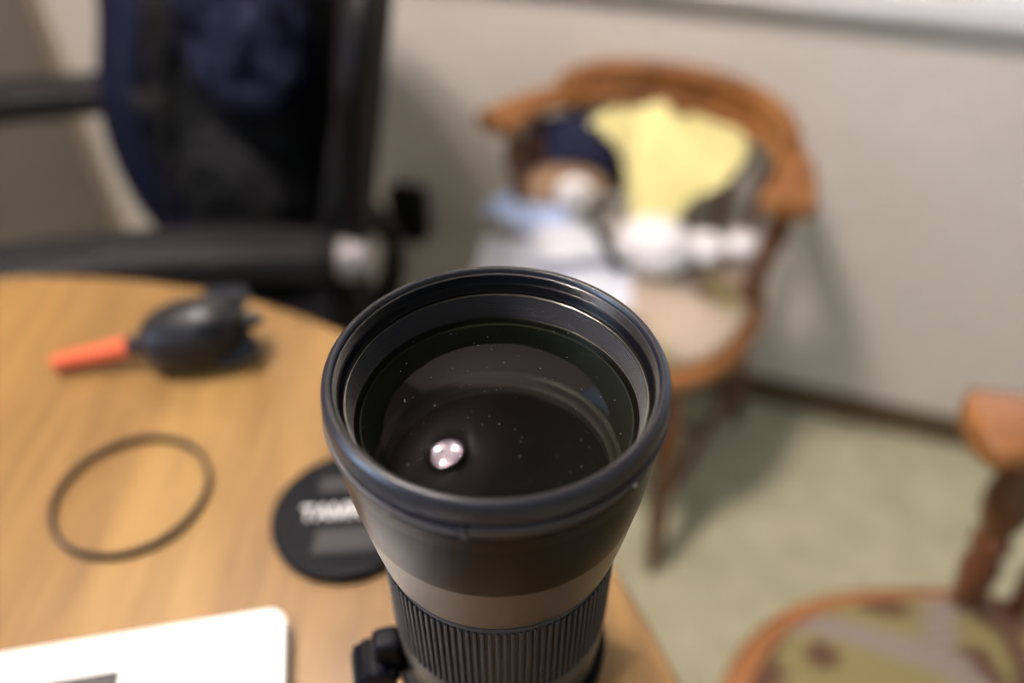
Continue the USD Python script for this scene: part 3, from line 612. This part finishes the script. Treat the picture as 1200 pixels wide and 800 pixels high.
solo('paper_sheet', place(sheet_of(0.100, 0.120, 9, 0.016), 0.062, -0.075, CZ + 0.032, 40), 'paper', 'small white sheet overlapping the blue paper on the heaped chair', 'paper', smooth=60)
# grey cord coil, black cord, clear wrap
tt = np.linspace(0, 2 * np.pi * 5, 220)
rad = 0.046 + 0.010 * np.sin(tt * 0.37 + 1) + 0.004 * np.sin(tt * 3)
coil = np.stack([rad * np.cos(tt) * 0.85, rad * np.sin(tt) * 1.1, 0.010 + 0.075 * tt / tt[-1] + 0.007 * np.sin(tt * 1.7)], 1)
solo('cord_coil', place(sweep(coil, 0.0075, sides=7), -0.030, -0.062, CZ), 'cord_grey', 'coiled grey cord lying under the yellow cloth', 'cord', smooth=60)
pth = smooth_path([(-0.030, -0.105, 0.006), (0.010, -0.070, 0.030), (0.055, -0.020, 0.034), (0.085, 0.012, 0.020), (0.070, 0.030, 0.006)], 50)
solo('black_cord', place(sweep(pth, 0.018, sides=8), -0.010, 0.0, CZ + 0.028), 'cord_black', 'short thick black cord between the papers and the largest tissue', 'cord', smooth=60)
m = crumple(1.0, 15, (0.06, 0.022, 0.05), 0.4, 2.5)
solo('clear_wrap', place(m, -0.070, 0.215, CZ + 0.046), 'plastic_wrap', 'crumpled clear plastic wrap under the right arm of the heaped chair', 'plastic wrap', smooth=60)

# ------------------------------------------------------------------ office chair with a backpack on its seat
OC = (-0.285, 1.018, 0.0); OROT = math.degrees(math.atan2(-0.30, -0.954))       # local +x is where it faces; local -y ... +y from far to near
oc = thing('office_chair', 'black office chair with grey arm pads standing beyond the table by the wall corner', 'chair', OC, OROT)
def back_grid(w_of, f_of, z0, z1, thick, n=30, m=18):
    zs = np.linspace(z0, z1, n); q = np.linspace(-1, 1, m)
    W = np.array([w_of(z) for z in zs]); Y = W[:, None] * q[None]; Z = np.broadcast_to(zs[:, None], Y.shape)
    X = np.array([[f_of(z, y) for y in row] for z, row in zip(zs, Y)])
    fr = np.dstack([X + thick / 2 * (1 - 0.9 * abs(q[None]) ** 4), Y, Z]).reshape(-1, 3); bk = np.dstack([X - thick / 2 * (1 - 0.9 * abs(q[None]) ** 4), Y, Z]).reshape(-1, 3); f = []
    k = n * m
    for i in range(n - 1):
        for j in range(m - 1):
            a, b, c, d = i * m + j, (i + 1) * m + j, (i + 1) * m + j + 1, i * m + j + 1
            f += [(a, d, c), (a, c, b), (a + k, c + k, d + k), (a + k, b + k, c + k)]
    e = [i * m for i in range(n)] + [(n - 1) * m + j for j in range(1, m)] + [i * m + m - 1 for i in range(n - 2, -1, -1)] + [j for j in range(m - 2, 0, -1)]
    for a, b in zip(e, e[1:] + e[:1]): f += [(a, b, b + k), (a, b + k, a + k)]
    t = trimesh.Trimesh(np.vstack([fr, bk]), f, process=False); t.fix_normals(); return t
BW = lambda z: float(np.interp(z, [0.50, 0.56, 0.66, 0.80, 0.92, 0.98, 1.01, 1.03], [0.10, 0.13, 0.195, 0.252, 0.285, 0.275, 0.225, 0.12]))
BF = lambda z, y: -0.03 - 0.15 * (z - 0.5) - 0.06 * (z - 0.5) ** 2 + 0.05 * (y / 0.26) ** 2
part('backrest', back_grid(lambda z: BW(z) - 0.012, BF, 0.51, 1.02, 0.045), 'office_fabric', oc, 40)
zz = np.linspace(0.50, 1.03, 40)
loop = [(BF(z, BW(z)), BW(z), z) for z in zz] + [(BF(z, BW(z)), -BW(z), z) for z in zz[::-1]]
part('back_frame', sweep(smooth_path(loop, 120, closed=True)[:-1], 0.050, 0.040, 12, closed=True, up=(1, 0, 0)), 'office_black', oc, 50)
for s in (1, -1):
    zs = np.linspace(0.56, 0.97, 20)
    part('side_bolster', sweep(np.array([(BF(z, 0.17) + 0.030, s * (BW(z) - 0.060), z) for z in zs]), 0.040, 0.030, 12, up=(1, 0, 0)), 'pack_grey', oc, 50)
part('back_stem', sweep(smooth_path([(-0.05, 0, 0.62), (-0.10, 0, 0.50), (-0.04, 0, 0.40), (0.12, 0, 0.385)], 20), 0.07, 0.03, 12, power=4), 'office_black', oc, 40)
so = Polygon(chair_outline(0.250, 0.0, 0.62)); part('seat', slab(so, 0.405, 0.497, 0.028, 5), 'seat_fabric', oc, 50)
part('seat_pan', slab(Polygon(chair_outline(0.215, 0.04, 0.55)), 0.380, 0.405, 0.008), 'office_black', oc, 40)
for s in (1, -1):
    y = 0.235 * s
    pad = sweep(smooth_path([(0.0, y, 0.690), (0.10, y, 0.715), (0.25, y, 0.735), (0.40, y, 0.742), (0.47, y, 0.735), (0.50, y, 0.715)], 40), np.interp(np.arange(40), [0, 2, 36, 39], [0.04, 0.080, 0.080, 0.04]), 0.050, 14, power=3.5)
    part('arm_pad', pad, 'arm_pad', oc, 50)
    part('arm_support', sweep(smooth_path([(0.20, y, 0.715), (0.19, y * 1.06, 0.62), (0.20, y * 1.06, 0.48), (0.24, y * 0.8, 0.395)], 20), 0.055, 0.028, 12, power=4, up=(0, 1, 0)), 'office_black', oc, 40)
part('arm_button', moved(turned(lathe([(0, -0.022), (0.020, -0.022), (0.026, -0.016), (0.026, 0.016), (0.020, 0.022), (0, 0.022)], 28), 90, (0, 1, 0)), (-0.020, 0.243, 0.690)), 'chrome', oc, 40, label='pale metal knob at the rear of the near arm pad')
part('gas_column', lathe([(0, 0.11), (0.032, 0.11), (0.032, 0.24), (0.022, 0.245), (0.022, 0.382), (0, 0.382)], 28).apply_translation((0.22, 0, 0)), 'office_black', oc)
for k in range(5):
    a = 2 * math.pi * k / 5 + 0.3; d = np.array([math.cos(a), math.sin(a), 0])
    p0 = np.array([0.22, 0, 0.125]); part('base_arm', sweep(np.array([p0 + d * t + np.array([0, 0, -0.035 * t / 0.3]) for t in np.linspace(0, 0.30, 8)]), np.linspace(0.06, 0.036, 8), np.linspace(0.045, 0.03, 8), 10, power=4), 'office_black', oc, 40)
    w = turned(lathe([(0, -0.02), (0.024, -0.02), (0.028, -0.014), (0.028, 0.014), (0.024, 0.02), (0, 0.02)], 20), 90, (1, 0, 0))
    part('castor', moved(turned(w, math.degrees(a)), p0 + d * 0.30 + np.array([0, 0, -0.097])), 'office_black', oc, 40)

bp = thing('backpack', 'dark navy and black backpack leaning on the office chair seat', 'backpack', (-0.385, 1.060, 0.499), -112.0)   # local +x = its front
def pack_body(a, b, h, p=3.0, seed=0, amp=0.02, lean=0.0):
    s = trimesh.creation.icosphere(5, 1.0); q = s.vertices
    q = np.sign(q) * abs(q) ** (2 / p) ; q /= np.maximum(1e-9, (abs(q) ** p).sum(1, keepdims=True) ** (1 / p))
    zc = (q[:, 2] + 1) / 2
    taper = np.interp(zc, [0, 0.25, 0.55, 0.75, 1], [0.74, 0.82, 0.86, 0.72, 0.45])
    nz = meshkit.fbm(q * 2.2 + seed, 3, seed) - 0.5
    s.vertices = np.c_[q[:, 0] * a * (1 - 0.25 * zc) + nz * amp * 2, q[:, 1] * b * taper, zc * h] + np.c_[0 * nz, nz * amp + lean * np.clip(zc - 0.45, 0, 1) / 0.55, 0 * nz]; return s
part('body', pack_body(0.090, 0.168, 0.56, 3.2, 3, 0.035, 0.065), 'pack_black', bp, 60)
part('front_pocket', moved(pack_body(0.050, 0.105, 0.26, 3, 7, 0.02), (0.070, 0.03, 0.02)), 'pack_black', bp, 60)
part('top_flap', moved(pack_body(0.055, 0.10, 0.20, 3, 9, 0.02), (0.055, 0.085, 0.30)), 'navy', bp, 60, label='dark blue upper pocket')
part('side_strap', sweep(smooth_path([(0.045, -0.125, 0.030), (0.062, -0.158, 0.15), (0.062, -0.145, 0.28), (0.05, -0.122, 0.36), (0.03, -0.118, 0.44), (0.0, -0.140, 0.54), (-0.02, -0.09, 0.62), (-0.03, -0.04, 0.55)], 50), 0.020, 0.075, 12, up=(0, 1, 0.2), power=4), 'navy', bp, 50, label='wide navy shoulder strap standing away from the body')
part('buckle', moved(turned(rbox(0.014, 0.045, 0.030, 0.004), 20), (0.100, -0.055, 0.300)), 'pack_grey', bp, 40)
part('zip', sweep(smooth_path([(0.118, -0.055, 0.06), (0.124, -0.050, 0.18), (0.120, 0.03, 0.245), (0.118, 0.105, 0.17), (0.112, 0.11, 0.06)], 40), 0.006, 0.006, 6), 'pack_grey', bp, 40)

# ------------------------------------------------------------------ black charger plugged into the back wall
def at_wall(a, z): return room(a, 0.0, z)
ad = thing('wall_charger', 'black charger block plugged low into the back wall between the chairs', 'charger', room(0.862, 0.0, 0.330), ROOM_ROT)   # local -y points into the room
part('body', rbox(0.078, 0.050, 0.125, 0.010, (0, -0.031, 0)), 'cap_black', ad, 40)
part('socket_plate', rbox(0.074, 0.006, 0.118, 0.002, (0, -0.003, -0.004)), 'cap_grey', ad, 40)
pth = smooth_path([(0, -0.04, -0.058), (0, -0.045, -0.12), (0.01, -0.03, -0.22), (0.03, -0.02, -0.30), (0.14, -0.03, -0.322)], 30)
part('cable', sweep(pth, 0.005, sides=7), 'cord_black', ad, 50)
